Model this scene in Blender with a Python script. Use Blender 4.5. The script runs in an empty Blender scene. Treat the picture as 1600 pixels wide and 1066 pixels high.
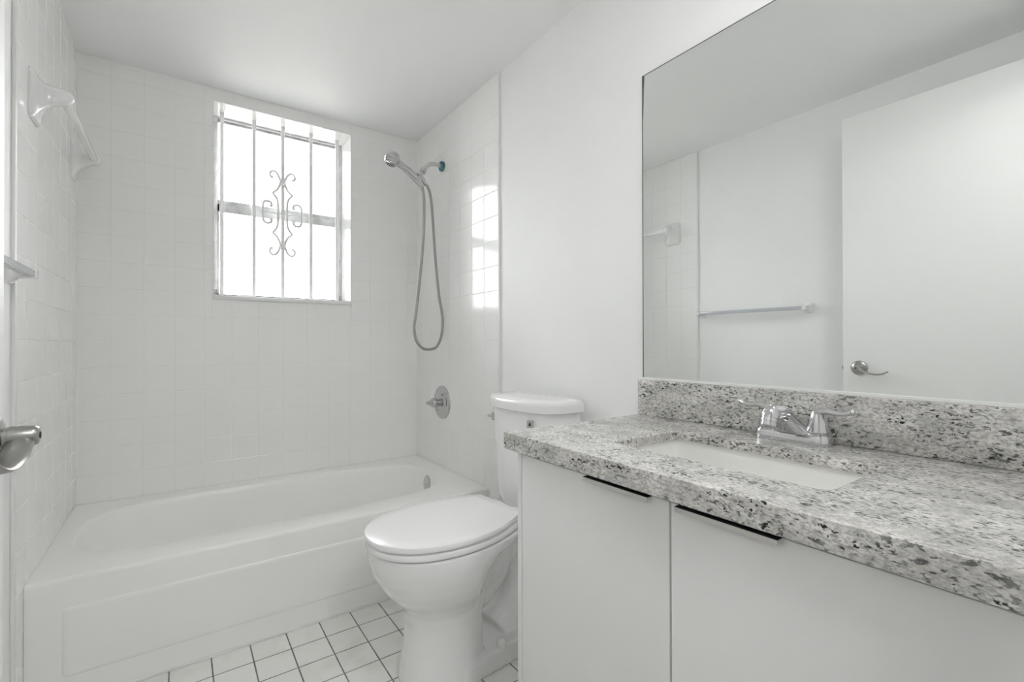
import bpy, bmesh, math, random
from mathutils import Vector, Matrix

random.seed(7)
SC = bpy.context.scene
COL = SC.collection
PI = math.pi

# ------------------------------------------------------------------ camera
CAM = Vector((0.352, -2.6464, 1.039))
cam_d = bpy.data.cameras.new('camera')
cam_d.sensor_width = 36.0
cam_d.sensor_fit = 'HORIZONTAL'
cam_d.lens = 733.17 / 1600.0 * 36.0
cam_d.clip_start = 0.02
cam = bpy.data.objects.new('camera', cam_d)
COL.objects.link(cam)
_f = Vector((0.57844, 0.81571, 0.00471)).normalized()
_r = Vector((0.81572, -0.57844, -0.00168)).normalized()
_u = _r.cross(_f).normalized()
M4 = Matrix((( _r.x, _u.x, -_f.x, CAM.x), (_r.y, _u.y, -_f.y, CAM.y), (_r.z, _u.z, -_f.z, CAM.z), (0, 0, 0, 1)))
cam.matrix_world = M4
SC.camera = cam

# ------------------------------------------------------------------ world, exposure
WORLD_STRENGTH = 13.0
ROOM_FILL = 19.5
HALL_FILL = 44.0
EXPOSURE = 0.27
world = bpy.data.worlds.new('overcast_sky')
SC.world = world
world.use_nodes = True
wn = world.node_tree.nodes
bg = wn['Background']
# overcast white sky over a darker ground
_tc = wn.new('ShaderNodeTexCoord')
_sx = wn.new('ShaderNodeSeparateXYZ')
_cr = wn.new('ShaderNodeValToRGB')
_cr.color_ramp.elements[0].position = 0.47
_cr.color_ramp.elements[0].color = (0.30, 0.295, 0.28, 1)
_cr.color_ramp.elements[1].position = 0.50
_cr.color_ramp.elements[1].color = (1, 1, 1, 1)
_ma = wn.new('ShaderNodeMath')
_ma.operation = 'MULTIPLY_ADD'
_ma.inputs[1].default_value = 0.5
_ma.inputs[2].default_value = 0.5
_wl = world.node_tree.links
_wl.new(_tc.outputs['Generated'], _sx.inputs[0])
_wl.new(_sx.outputs['Z'], _ma.inputs[0])
_wl.new(_ma.outputs[0], _cr.inputs['Fac'])
_wl.new(_cr.outputs['Color'], bg.inputs[0])
bg.inputs[1].default_value = WORLD_STRENGTH
vs = SC.view_settings
vs.view_transform = 'Standard'
vs.look = 'None'
vs.exposure = EXPOSURE
vs.gamma = 1.0
vs.use_curve_mapping = False
SC.cycles.max_bounces = 16
SC.cycles.diffuse_bounces = 10
SC.cycles.glossy_bounces = 8
SC.cycles.transparent_max_bounces = 12
SC.cycles.sample_clamp_indirect = 8.0
SC.cycles.use_denoising = True

# ------------------------------------------------------------------ room numbers
W = 1.524            # tile face of the right wall (left is x = 0, back is y = 0)
H = 2.262            # ceiling
YT = -0.885          # front edge of the tiled zone
YF = -2.60           # inside face of the front wall
WX0, WX1, WZ0, WZ1 = 0.481, 1.133, 1.268, 2.205   # window opening
PIT = 0.1128
TILE_FOOT = 0.364


# ------------------------------------------------------------------ materials
def new_mat(name):
    m = bpy.data.materials.new(name)
    m.use_nodes = True
    return m, m.node_tree.nodes, m.node_tree.links, m.node_tree.nodes['Principled BSDF']


def simple(name, col, rough=0.4, metal=0.0, coat=0.0, spec=0.5, bump=0.0, bump_scale=40.0, bump_dist=0.001):
    m, n, l, b = new_mat(name)
    b.inputs['Base Color'].default_value = (*col, 1)
    b.inputs['Roughness'].default_value = rough
    b.inputs['Metallic'].default_value = metal
    b.inputs['Coat Weight'].default_value = coat
    b.inputs['Coat Roughness'].default_value = 0.05
    b.inputs['Specular IOR Level'].default_value = spec
    tc = n.new('ShaderNodeTexCoord')
    if bump > 0:
        nz = n.new('ShaderNodeTexNoise')
        nz.inputs['Scale'].default_value = bump_scale
        nz.inputs['Detail'].default_value = 4
        bp = n.new('ShaderNodeBump')
        bp.inputs['Strength'].default_value = bump
        bp.inputs['Distance'].default_value = bump_dist
        l.new(tc.outputs['Object'], nz.inputs['Vector'])
        l.new(nz.outputs['Fac'], bp.inputs['Height'])
        l.new(bp.outputs['Normal'], b.inputs['Normal'])
    return m


def mottled(name, col_a, col_b, scale, rough, lo=0.4, hi=0.6, bump=0.0, bump_scale=30.0, bump_dist=0.001, coat=0.0, rough_b=None):
    """two close tones mixed by noise, optional bump"""
    m, n, l, b = new_mat(name)
    tc = n.new('ShaderNodeTexCoord')
    nz = n.new('ShaderNodeTexNoise')
    nz.inputs['Scale'].default_value = scale
    nz.inputs['Detail'].default_value = 6
    cr = n.new('ShaderNodeValToRGB')
    cr.color_ramp.elements[0].position = lo
    cr.color_ramp.elements[0].color = (*col_a, 1)
    cr.color_ramp.elements[1].position = hi
    cr.color_ramp.elements[1].color = (*col_b, 1)
    l.new(tc.outputs['Object'], nz.inputs['Vector'])
    l.new(nz.outputs['Fac'], cr.inputs['Fac'])
    l.new(cr.outputs['Color'], b.inputs['Base Color'])
    b.inputs['Roughness'].default_value = rough
    b.inputs['Coat Weight'].default_value = coat
    b.inputs['Coat Roughness'].default_value = 0.04
    if bump > 0:
        n2 = n.new('ShaderNodeTexNoise')
        n2.inputs['Scale'].default_value = bump_scale
        n2.inputs['Detail'].default_value = 3
        bp = n.new('ShaderNodeBump')
        bp.inputs['Strength'].default_value = bump
        bp.inputs['Distance'].default_value = bump_dist
        l.new(tc.outputs['Object'], n2.inputs['Vector'])
        l.new(n2.outputs['Fac'], bp.inputs['Height'])
        l.new(bp.outputs['Normal'], b.inputs['Normal'])
    return m


M_WALL = mottled('wall_paint', (0.905, 0.905, 0.905), (0.92, 0.92, 0.92), 3, 0.58, bump=0.25, bump_scale=45, bump_dist=0.0012)
M_CEIL = mottled('ceiling_paint', (0.915, 0.915, 0.915), (0.925, 0.925, 0.925), 2, 0.52, bump=0.15, bump_scale=9, bump_dist=0.004)
M_TILE = mottled('glazed_wall_tile', (0.915, 0.915, 0.905), (0.925, 0.925, 0.915), 2.5, 0.12, bump=0.10, bump_scale=14, bump_dist=0.0015, coat=0.0)
M_TILE.node_tree.nodes['Principled BSDF'].inputs['Specular IOR Level'].default_value = 0.24
for _m in (M_WALL, M_CEIL):
    _m.node_tree.nodes['Principled BSDF'].inputs['Specular IOR Level'].default_value = 0.22
M_GROUT = mottled('white_grout', (0.88, 0.88, 0.87), (0.91, 0.91, 0.90), 25, 0.6)
M_FLOORT = mottled('floor_tile_white', (0.78, 0.77, 0.74), (0.86, 0.855, 0.83), 9, 0.32, lo=0.30, hi=0.5, bump=0.08, bump_scale=60)
M_FGROUT = mottled('floor_grout_grey', (0.16, 0.155, 0.15), (0.25, 0.245, 0.235), 30, 0.8)
M_TRIM = simple('trim_white', (0.84, 0.84, 0.83), 0.3, bump=0.05)
M_PORC = simple('porcelain_white', (0.855, 0.855, 0.85), 0.12, coat=0.2, bump=0.02, bump_scale=6, bump_dist=0.002)
M_SEAT = simple('seat_plastic_white', (0.91, 0.91, 0.915), 0.25, bump=0.02, bump_scale=20)
M_TUB = mottled('tub_enamel', (0.915, 0.915, 0.895), (0.925, 0.925, 0.905), 2, 0.28, bump=0.03, bump_scale=8, bump_dist=0.002, coat=0.0)
M_SINK = simple('sink_porcelain', (0.89, 0.885, 0.86), 0.15, coat=0.2, bump=0.01)
M_CAB = mottled('cabinet_laminate', (0.83, 0.83, 0.82), (0.84, 0.84, 0.83), 3, 0.38, bump=0.03, bump_scale=90)
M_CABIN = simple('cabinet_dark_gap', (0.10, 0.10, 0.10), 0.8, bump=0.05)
M_CHROME = simple('polished_chrome', (0.56, 0.56, 0.565), 0.09, metal=1.0, bump=0.01, bump_scale=30)
M_FAUCET = simple('faucet_chrome', (0.66, 0.66, 0.67), 0.06, metal=1.0, bump=0.01, bump_scale=30)
M_PIPE = simple('dull_pipe', (0.66, 0.655, 0.63), 0.28, metal=1.0, bump=0.02, bump_scale=80)
M_NICKEL = simple('satin_nickel', (0.40, 0.395, 0.38), 0.30, metal=1.0, bump=0.03, bump_scale=120)
M_PULL = simple('pull_aluminium', (0.62, 0.60, 0.58), 0.30, metal=1.0, bump=0.03, bump_scale=150)
M_BLACK = simple('black_shadow_plastic', (0.015, 0.015, 0.015), 0.6, bump=0.02)
M_ALU = mottled('mill_aluminium', (0.54, 0.54, 0.55), (0.68, 0.68, 0.69), 18, 0.38)
M_ALU.node_tree.nodes['Principled BSDF'].inputs['Metallic'].default_value = 0.6
M_GRILLE = mottled('grille_white_paint', (0.86, 0.86, 0.86), (0.90, 0.90, 0.90), 20, 0.45)
M_GASKET = simple('grey_gasket', (0.12, 0.13, 0.14), 0.7, bump=0.1)
M_FUZZ = mottled('frayed_weatherstrip', (0.06, 0.06, 0.055), (0.55, 0.54, 0.5), 160, 0.9, lo=0.45, hi=0.55)
M_TEAL = mottled('teal_film', (0.01, 0.10, 0.12), (0.10, 0.32, 0.35), 60, 0.2, lo=0.35, hi=0.7, coat=0.4)
M_CERAM = simple('ceramic_white', (0.87, 0.87, 0.865), 0.14, coat=0.5, bump=0.02, bump_scale=10)
M_BAR = simple('translucent_bar', (0.62, 0.64, 0.68), 0.15, coat=0.4, bump=0.01)
M_BAR.node_tree.nodes['Principled BSDF'].inputs['Transmission Weight'].default_value = 0.25
M_DOOR = mottled('door_paint', (0.86, 0.86, 0.85), (0.875, 0.875, 0.865), 2, 0.50, bump=0.06, bump_scale=50)
M_HALL = simple('hall_paint', (0.80, 0.80, 0.79), 0.5, bump=0.05)


def glass_mat():
    m, n, l, b = new_mat('window_glass')
    out = n['Material Output']
    tr = n.new('ShaderNodeBsdfTransparent')
    tr.inputs[0].default_value = (0.97, 0.98, 0.98, 1)
    gl = n.new('ShaderNodeBsdfGlossy')
    gl.inputs['Roughness'].default_value = 0.01
    fr = n.new('ShaderNodeFresnel')
    fr.inputs[0].default_value = 1.45
    mx = n.new('ShaderNodeMixShader')
    l.new(fr.outputs[0], mx.inputs[0])
    l.new(tr.outputs[0], mx.inputs[1])
    l.new(gl.outputs[0], mx.inputs[2])
    l.new(mx.outputs[0], out.inputs['Surface'])
    return m


M_GLASS = glass_mat()


def hose_mat():
    """ribbed stainless hose: fine bands by object-space wave"""
    m, n, l, b = new_mat('ribbed_steel_hose')
    b.inputs['Base Color'].default_value = (0.40, 0.40, 0.39, 1)
    b.inputs['Metallic'].default_value = 0.9
    b.inputs['Roughness'].default_value = 0.32
    tc = n.new('ShaderNodeTexCoord')
    wv = n.new('ShaderNodeTexWave')
    wv.bands_direction = 'Z'
    wv.inputs['Scale'].default_value = 90
    bp = n.new('ShaderNodeBump')
    bp.inputs['Strength'].default_value = 0.5
    bp.inputs['Distance'].default_value = 0.001
    l.new(tc.outputs['Object'], wv.inputs['Vector'])
    l.new(wv.outputs['Fac'], bp.inputs['Height'])
    l.new(bp.outputs['Normal'], b.inputs['Normal'])
    return m


M_HOSE = hose_mat()


def granite(name, scl, rot, rough=0.26):
    """pale grey granite: cloudy ground, elongated grey flecks, clustered black crystals"""
    m, n, l, b = new_mat(name)
    tc = n.new('ShaderNodeTexCoord')
    mp = n.new('ShaderNodeMapping')
    mp.inputs['Scale'].default_value = scl
    mp.inputs['Rotation'].default_value = rot
    l.new(tc.outputs['Object'], mp.inputs['Vector'])

    def noise(scale, detail, dist=0.0, w=0.0, rough_=0.55):
        z = n.new('ShaderNodeTexNoise')
        z.noise_dimensions = '4D'
        z.inputs['W'].default_value = w
        z.inputs['Scale'].default_value = scale
        z.inputs['Detail'].default_value = detail
        z.inputs['Roughness'].default_value = rough_
        z.inputs['Distortion'].default_value = dist
        l.new(mp.outputs['Vector'], z.inputs['Vector'])
        return z

    def ramp(src, p0, p1, c0, c1):
        r = n.new('ShaderNodeValToRGB')
        r.color_ramp.elements[0].position = p0
        r.color_ramp.elements[1].position = p1
        r.color_ramp.elements[0].color = (*c0, 1)
        r.color_ramp.elements[1].color = (*c1, 1)
        l.new(src, r.inputs['Fac'])
        return r

    def mix(fac, a, bcol, mode='MIX'):
        x = n.new('ShaderNodeMix')
        x.data_type = 'RGBA'
        x.blend_type = mode
        l.new(fac, x.inputs['Factor'])
        if isinstance(a, tuple):
            x.inputs['A'].default_value = (*a, 1)
        else:
            l.new(a, x.inputs['A'])
        if isinstance(bcol, tuple):
            x.inputs['B'].default_value = (*bcol, 1)
        else:
            l.new(bcol, x.inputs['B'])
        return x.outputs['Result']

    def mul(a, c):
        x = n.new('ShaderNodeMath')
        x.operation = 'MULTIPLY'
        l.new(a, x.inputs[0])
        l.new(c, x.inputs[1])
        return x.outputs[0]

    ground = ramp(noise(22, 6, 0.4, 1.0, 0.65).outputs['Fac'], 0.35, 0.64, (0.86, 0.845, 0.81), (0.50, 0.49, 0.465))
    grain = ramp(noise(240, 3, 0.4, 2.0).outputs['Fac'], 0.44, 0.60, (0, 0, 0), (0.75, 0.75, 0.75))
    c = mix(grain.outputs['Color'], ground.outputs['Color'], (0.36, 0.35, 0.335))
    fleck = ramp(noise(150, 3, 0.8, 3.0).outputs['Fac'], 0.545, 0.60, (0, 0, 0), (1, 1, 1))
    cl1 = ramp(noise(22, 4, 0.5, 4.0).outputs['Fac'], 0.38, 0.56, (0.12, 0.12, 0.12), (1, 1, 1))
    c = mix(mul(fleck.outputs['Color'], cl1.outputs['Color']), c, (0.12, 0.117, 0.113))
    brown = ramp(noise(34, 4, 0.8, 6.0).outputs['Fac'], 0.60, 0.72, (0, 0, 0), (0.5, 0.5, 0.5))
    c = mix(brown.outputs['Color'], c, (0.32, 0.29, 0.255))
    blk = ramp(noise(175, 2, 0.5, 5.0).outputs['Fac'], 0.57, 0.605, (0, 0, 0), (1, 1, 1))
    cl2 = ramp(noise(24, 3, 0.3, 7.0).outputs['Fac'], 0.50, 0.60, (0, 0, 0), (1, 1, 1))
    c = mix(mul(blk.outputs['Color'], cl2.outputs['Color']), c, (0.018, 0.017, 0.017))
    l.new(c, b.inputs['Base Color'])
    b.inputs['Roughness'].default_value = rough
    b.inputs['Specular IOR Level'].default_value = 0.5
    return m


M_GRAN = granite('pale_granite', (1.05, 0.62, 1.15), (0.5, 0.35, 0.3))


def mirror_mat(y0, y1, z0, z1):
    """silvered glass, its silvering eaten dark along the edges with a few specks"""
    m, n, l, b = new_mat('silvered_mirror')
    out = n['Material Output']
    b.inputs['Base Color'].default_value = (0.12, 0.12, 0.115, 1)
    b.inputs['Roughness'].default_value = 0.35
    gl = n.new('ShaderNodeBsdfGlossy')
    gl.inputs['Color'].default_value = (0.90, 0.915, 0.905, 1)
    gl.inputs['Roughness'].default_value = 0.0
    tc = n.new('ShaderNodeTexCoord')
    sp = n.new('ShaderNodeSeparateXYZ')
    l.new(tc.outputs['Object'], sp.inputs[0])

    def math_(op, a, c):
        x = n.new('ShaderNodeMath')
        x.operation = op
        for i, v in enumerate((a, c)):
            if isinstance(v, (int, float)):
                x.inputs[i].default_value = v
            else:
                l.new(v, x.inputs[i])
        return x.outputs[0]
    dl = math_('SUBTRACT', y1, sp.outputs['Y'])
    dt = math_('SUBTRACT', z1, sp.outputs['Z'])
    # wear grows down from the top corner along the left edge
    nz = n.new('ShaderNodeTexNoise')
    nz.inputs['Scale'].default_value = 9
    nz.inputs['Detail'].default_value = 5
    l.new(tc.outputs['Object'], nz.inputs['Vector'])
    near_top = math_('MAXIMUM', math_('SUBTRACT', 1.0, math_('MULTIPLY', dt, 7.0)), 0.0)
    wl = math_('ADD', 0.0042, math_('MULTIPLY', math_('MULTIPLY', near_top, 0.014), nz.outputs['Fac']))
    ml = math_('LESS_THAN', dl, wl)
    mt = math_('LESS_THAN', dt, 0.0034)
    vo = n.new('ShaderNodeTexVoronoi')
    vo.inputs['Scale'].default_value = 9
    l.new(tc.outputs['Object'], vo.inputs['Vector'])
    n3 = n.new('ShaderNodeTexNoise')
    n3.inputs['Scale'].default_value = 5
    l.new(tc.outputs['Object'], n3.inputs['Vector'])
    sp_r = math_('MULTIPLY', math_('GREATER_THAN', n3.outputs['Fac'], 0.52), 0.016)
    spk = math_('LESS_THAN', vo.outputs['Distance'], sp_r)
    fac = math_('MAXIMUM', math_('MAXIMUM', ml, mt), spk)
    mx = n.new('ShaderNodeMixShader')
    l.new(fac, mx.inputs[0])
    l.new(gl.outputs[0], mx.inputs[1])
    l.new(b.outputs[0], mx.inputs[2])
    l.new(mx.outputs[0], out.inputs['Surface'])
    return m


def emit_mat(name, col, strength):
    m, n, l, b = new_mat(name)
    b.inputs['Base Color'].default_value = (0.9, 0.9, 0.88, 1)
    b.inputs['Emission Color'].default_value = (*col, 1)
    b.inputs['Emission Strength'].default_value = strength
    return m


# ------------------------------------------------------------------ builders
def link(o, parent=None):
    COL.objects.link(o)
    if parent:
        o.parent = parent
    return o


def thing(name, label, cat, loc=(0, 0, 0), rotz=0.0, group=None):
    o = bpy.data.objects.new(name, None)
    o.empty_display_size = 0.05
    COL.objects.link(o)
    o.location = loc
    o.rotation_euler = (0, 0, rotz)
    tag(o, label, cat, group)
    return o


def tag(o, label, cat, group=None):
    o['label'] = label
    o['category'] = cat
    if group:
        o['group'] = group
    return o


def struct(o):
    o['kind'] = 'structure'
    return o


def obj(name, bm, mats, parent=None, smooth=40.0):
    """one mesh object out of a bmesh, normals recalculated, sharp above an angle"""
    bmesh.ops.recalc_face_normals(bm, faces=bm.faces[:])
    me = bpy.data.meshes.new(name)
    bm.to_mesh(me)
    bm.free()
    if not isinstance(mats, (list, tuple)):
        mats = [mats]
    for m in mats:
        me.materials.append(m)
    if smooth:
        for p in me.polygons:
            p.use_smooth = True
        me.set_sharp_from_angle(angle=math.radians(smooth))
    return link(bpy.data.objects.new(name, me), parent)


def B():
    return bmesh.new()


def box(bm, x0, x1, y0, y1, z0, z1, bev=0.0, seg=2, mat=0):
    g = bmesh.ops.create_cube(bm, size=1.0)
    vs_ = g['verts']
    for v in vs_:
        v.co = Vector((x0 + (v.co.x + .5) * (x1 - x0), y0 + (v.co.y + .5) * (y1 - y0), z0 + (v.co.z + .5) * (z1 - z0)))
    fs = list({f for v in vs_ for f in v.link_faces})
    for f in fs:
        f.material_index = mat
    if bev > 0:
        es = list({e for v in vs_ for e in v.link_edges})
        r = bmesh.ops.bevel(bm, geom=es, offset=bev, segments=seg, profile=0.5, affect='EDGES')
        for f in r['faces']:
            f.material_index = mat
    return bm


def loft(bm, rings, cap0=True, cap1=True, closed=True, mat=0):
    vr = [[bm.verts.new(Vector(p)) for p in r] for r in rings]
    n = len(vr[0])
    for a, b in zip(vr, vr[1:]):
        for i in range(n if closed else n - 1):
            j = (i + 1) % n
            f = bm.faces.new((a[i], a[j], b[j], b[i]))
            f.material_index = mat
    if cap0:
        bm.faces.new(list(reversed(vr[0]))).material_index = mat
    if cap1:
        bm.faces.new(vr[-1]).material_index = mat
    return vr


def frame_of(d):
    d = Vector(d).normalized()
    up = Vector((0, 0, 1)) if abs(d.z) < 0.95 else Vector((0, 1, 0))
    a = d.cross(up).normalized()
    return a, a.cross(d).normalized(), d


def tube(bm, pts, rad, seg=12, caps=True, mat=0, sy=1.0):
    """round tube along a polyline; rad may be a list; parallel-transport frame"""
    pts = [Vector(p) for p in pts]
    rads = rad if isinstance(rad, (list, tuple)) else [rad] * len(pts)
    a, b, d = frame_of(pts[1] - pts[0])
    rings = []
    for i, p in enumerate(pts):
        if i == 0:
            t = pts[1] - pts[0]
        elif i == len(pts) - 1:
            t = pts[-1] - pts[-2]
        else:
            t = (pts[i + 1] - pts[i]).normalized() + (pts[i] - pts[i - 1]).normalized()
        t.normalize()
        q = d.rotation_difference(t)
        a = q @ a
        b = q @ b
        d = t
        rings.append([p + (a * math.cos(k * 2 * PI / seg) + b * math.sin(k * 2 * PI / seg) * sy) * rads[i] for k in range(seg)])
    loft(bm, rings, caps, caps, mat=mat)


def lathe(bm, prof, org, axis, seg=32, mat=0, cap0=True, cap1=True):
    """prof: (distance along the axis, radius)"""
    a, b, d = frame_of(axis)
    org = Vector(org)
    rings = []
    for h, r in prof:
        r = max(r, 0.0002)
        rings.append([org + d * h + (a * math.cos(k * 2 * PI / seg) + b * math.sin(k * 2 * PI / seg)) * r for k in range(seg)])
    loft(bm, rings, cap0, cap1, mat=mat)


def spline(pts, n=8):
    """Catmull-Rom through points"""
    P = [Vector(p) for p in pts]
    out = []
    for i in range(len(P) - 1):
        p0, p1, p2, p3 = P[max(i - 1, 0)], P[i], P[i + 1], P[min(i + 2, len(P) - 1)]
        for k in range(n):
            t = k / n
            out.append(0.5 * ((2 * p1) + (p2 - p0) * t + (2 * p0 - 5 * p1 + 4 * p2 - p3) * t * t + (3 * p1 - p0 - 3 * p2 + p3) * t ** 3))
    out.append(P[-1])
    return out


def lerp_list(vals, m):
    """resample a list of numbers to m entries"""
    out = []
    for i in range(m):
        t = i / (m - 1) * (len(vals) - 1)
        k = min(int(t), len(vals) - 2)
        out.append(vals[k] + (vals[k + 1] - vals[k]) * (t - k))
    return out


def rrect(x0, x1, y0, y1, r, n=6):
    out = []
    for cx, cy, a0 in ((x1 - r, y1 - r, 0), (x0 + r, y1 - r, 90), (x0 + r, y0 + r, 180), (x1 - r, y0 + r, 270)):
        for k in range(n + 1):
            a = math.radians(a0 + 90 * k / n)
            out.append((cx + r * math.cos(a), cy + r * math.sin(a)))
    return out


def tile_field(bm, org, u, v, nrm, ulen, vlen, u0, v0, pu, pv, gap, thick, hole=None, tilt=0.0034, rim=0.0014):
    """individually laid tiles on a plane: each a slightly tilted pillow (mat 0) over a grout bed (mat 1).
    org + s*u + t*v, s in [0,ulen], t in [0,vlen]; joints at u0 + k*pu, v0 + k*pv; hole = (s0,s1,t0,t1)"""
    org, u, v, nrm = Vector(org), Vector(u), Vector(v), Vector(nrm)

    def cuts(start, pitch, length):
        k = math.floor(-start / pitch)
        xs = [0.0]
        while True:
            x = start + k * pitch
            if x >= length - 0.004:
                break
            if x > 0.004:
                xs.append(x)
            k += 1
        xs.append(length)
        return xs

    def put(s0, s1, t0, t1):
        if s1 - s0 < 0.005 or t1 - t0 < 0.005:
            return
        g = gap / 2
        a, c = random.gauss(0, tilt), random.gauss(0, tilt)
        dz = random.uniform(-0.0003, 0.0003)
        ms, mt = (s0 + s1) / 2, (t0 + t1) / 2

        def P(s, t, h):
            return bm.verts.new(org + u * s + v * t + nrm * h)

        def h_at(s, t):
            return dz + a * (s - ms) + c * (t - mt)
        co = [(s0 + g, t0 + g), (s1 - g, t0 + g), (s1 - g, t1 - g), (s0 + g, t1 - g)]
        ci = [(s0 + g + rim, t0 + g + rim), (s1 - g - rim, t0 + g + rim), (s1 - g - rim, t1 - g - rim), (s0 + g + rim, t1 - g - rim)]
        low = [P(s, t, -thick) for s, t in co]
        mid = [P(s, t, h_at(s, t) - rim * 0.45) for s, t in co]
        top = [P(s, t, h_at(s, t)) for s, t in ci]
        for A, Bv in ((low, mid), (mid, top)):
            for i in range(4):
                j = (i + 1) % 4
                bm.faces.new((A[i], A[j], Bv[j], Bv[i])).material_index = 0
        bm.faces.new(top).material_index = 0

    def bed(s0, s1, t0, t1):
        q = [bm.verts.new(org + u * s + v * t - nrm * 0.0011) for s, t in ((s0, t0), (s1, t0), (s1, t1), (s0, t1))]
        bm.faces.new(q).material_index = 1

    us, vs2 = cuts(u0, pu, ulen), cuts(v0, pv, vlen)
    for s0, s1 in zip(us, us[1:]):
        for t0, t1 in zip(vs2, vs2[1:]):
            if hole:
                a0, a1, b0, b1 = hole
                if s0 >= a1 or s1 <= a0 or t0 >= b1 or t1 <= b0:
                    put(s0, s1, t0, t1)
                else:
                    if s0 < a0:
                        put(s0, a0, t0, t1)
                    if s1 > a1:
                        put(a1, s1, t0, t1)
                    m0, m1 = max(s0, a0), min(s1, a1)
                    if t0 < b0:
                        put(m0, m1, t0, b0)
                    if t1 > b1:
                        put(m0, m1, b1, t1)
            else:
                put(s0, s1, t0, t1)
    if hole:
        a0, a1, b0, b1 = hole
        bed(0, a0, 0, vlen)
        bed(a1, ulen, 0, vlen)
        bed(a0, a1, 0, b0)
        bed(a0, a1, b1, vlen)
    else:
        bed(0, ulen, 0, vlen)


# ================================================================== THE ROOM
TH = 0.008   # tile thickness in front of the wall body
# floor
bm = B()
box(bm, -0.7, 2.3, -4.0, 0.22, -0.12, -0.006, mat=1)
tile_field(bm, (-0.006, YF, 0), (1, 0, 0), (0, 1, 0), (0, 0, 1), W + 0.012, -YF, 0.327 + 0.006, -0.9045 - YF, PIT, 0.1133, 0.0042, 0.006, tilt=0.0008, rim=0.0012)
struct(obj('floor', bm, [M_FLOORT, M_FGROUT], smooth=20))
# ceiling
bm = B()
box(bm, -0.14, W + 0.14, YF - 0.1, 0.22, H, H + 0.12)
struct(obj('ceiling', bm, M_CEIL))
# left wall with its tiled zone
bm = B()
box(bm, -0.14, -0.006, YF - 0.1, 0.22, -0.006, H)
wl = struct(obj('wall_left', bm, M_WALL))
bm = B()
tile_field(bm, (0, YT, 0), (0, 1, 0), (0, 0, 1), (1, 0, 0), -YT, H, 0.0, 0.024, PIT, 0.1140, 0.0024, 0.006)
obj('glazed_tiles', bm, [M_TILE, M_GROUT], wl, smooth=20)
# back wall: a body with the window hole, tiled all over
bm = B()
for a in ((-0.006, WX0, 0.002, 0.22, -0.006, H), (WX1, W + 0.006, 0.002, 0.22, -0.006, H), (WX0, WX1, 0.002, 0.22, -0.006, WZ0 - 0.016), (WX0, WX1, 0.002, 0.22, WZ1, H)):
    box(bm, *a)
wb = struct(obj('wall_back', bm, M_WALL))
bm = B()
tile_field(bm, (0, 0, 0), (1, 0, 0), (0, 0, 1), (0, -1, 0), W, H, -0.004, 0.024, PIT, 0.1140, 0.0024, 0.006, hole=(WX0, WX1, WZ0 - 0.016, WZ1))
obj('glazed_tiles', bm, [M_TILE, M_GROUT], wb, smooth=20)
bm = B()
tile_field(bm, (WX1 - 0.004, 0.0, WZ0), (0, 1, 0), (0, 0, 1), (-1, 0, 0), 0.178, WZ1 - WZ0, 0.2, 0.03, 0.4, 0.1140, 0.003, 0.004)
tile_field(bm, (WX0 + 0.004, 0.0, WZ0), (0, 1, 0), (0, 0, 1), (1, 0, 0), 0.178, WZ1 - WZ0, 0.2, 0.03, 0.4, 0.1140, 0.003, 0.004)
tile_field(bm, (WX0, 0.0, WZ1 - 0.004), (1, 0, 0), (0, 1, 0), (0, 0, -1), WX1 - WX0, 0.178, 0.05, 0.2, PIT, 0.4, 0.003, 0.004)
obj('reveal_tiles', bm, [M_TILE, M_GROUT], wb, smooth=20)
# right wall
bm = B()
box(bm, W + 0.006, W + 0.14, YF - 0.1, 0.22, -0.006, H)
wr = struct(obj('wall_right', bm, M_WALL))
bm = B()
tile_field(bm, (W, YT, 0), (0, 1, 0), (0, 0, 1), (-1, 0, 0), -YT, H, 0.004, 0.024, PIT * 1.02, 0.1140, 0.0024, 0.006)
obj('glazed_tiles', bm, [M_TILE, M_GROUT], wr, smooth=20)
# front wall round the doorway
bm = B()
box(bm, -0.006, 0.125, YF - 0.1, YF, -0.006, H)
box(bm, 0.96, W + 0.006, YF - 0.1, YF, -0.006, H)
box(bm, 0.125, 0.96, YF - 0.1, YF, 2.10, H)
struct(obj('wall_front', bm, M_WALL))
# the hallway the photographer's back is turned to
bm = B()
box(bm, -0.7, 2.3, -4.0, -3.9, -0.006, H)
box(bm, -0.7, -0.6, -3.9, YF - 0.1, -0.006, H)
box(bm, 2.2, 2.3, -3.9, YF - 0.1, -0.006, H)
box(bm, -0.6, -0.14, YF - 0.1, YF, -0.006, H)
box(bm, W + 0.14, 2.2, YF - 0.1, YF, -0.006, H)
box(bm, -0.7, 2.3, -4.0, YF - 0.1, H, H + 0.12)
struct(obj('wall_hallway', bm, M_HALL))

# tile edge strips and the bead at the foot of the tub
bm = B()
box(bm, W - 0.003, W + 0.006, YT - 0.012, YT, 0, H, 0.002)
struct(obj('trim_1', bm, M_TRIM))
bm = B()
box(bm, -0.006, 0.003, YT - 0.012, YT, 0, H, 0.002)
struct(obj('trim_2', bm, M_TRIM))
bm = B()
box(bm, 0.0, W, -0.803, -0.796, 0, 0.008, 0.003)
struct(obj('trim_3', bm, M_TRIM))


for nm, x in (('trim_4', 0.0), ('trim_5', W)):
    bm = B()
    tube(bm, [(x, 0, TILE_FOOT), (x, 0, H)], 0.0042, 8)
    struct(obj(nm, bm, M_GROUT))


# ------------------------------------------------------------------ window
win = bpy.data.objects.new('window_1', None)
COL.objects.link(win)
win.location = (WX0, 0.178, WZ0)
struct(win)


def wobj(name, bm, m, parent=win, **k):
    for v in bm.verts:
        v.co -= Vector((WX0, 0.178, WZ0))
    return obj(name, bm, m, parent, **k)


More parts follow.
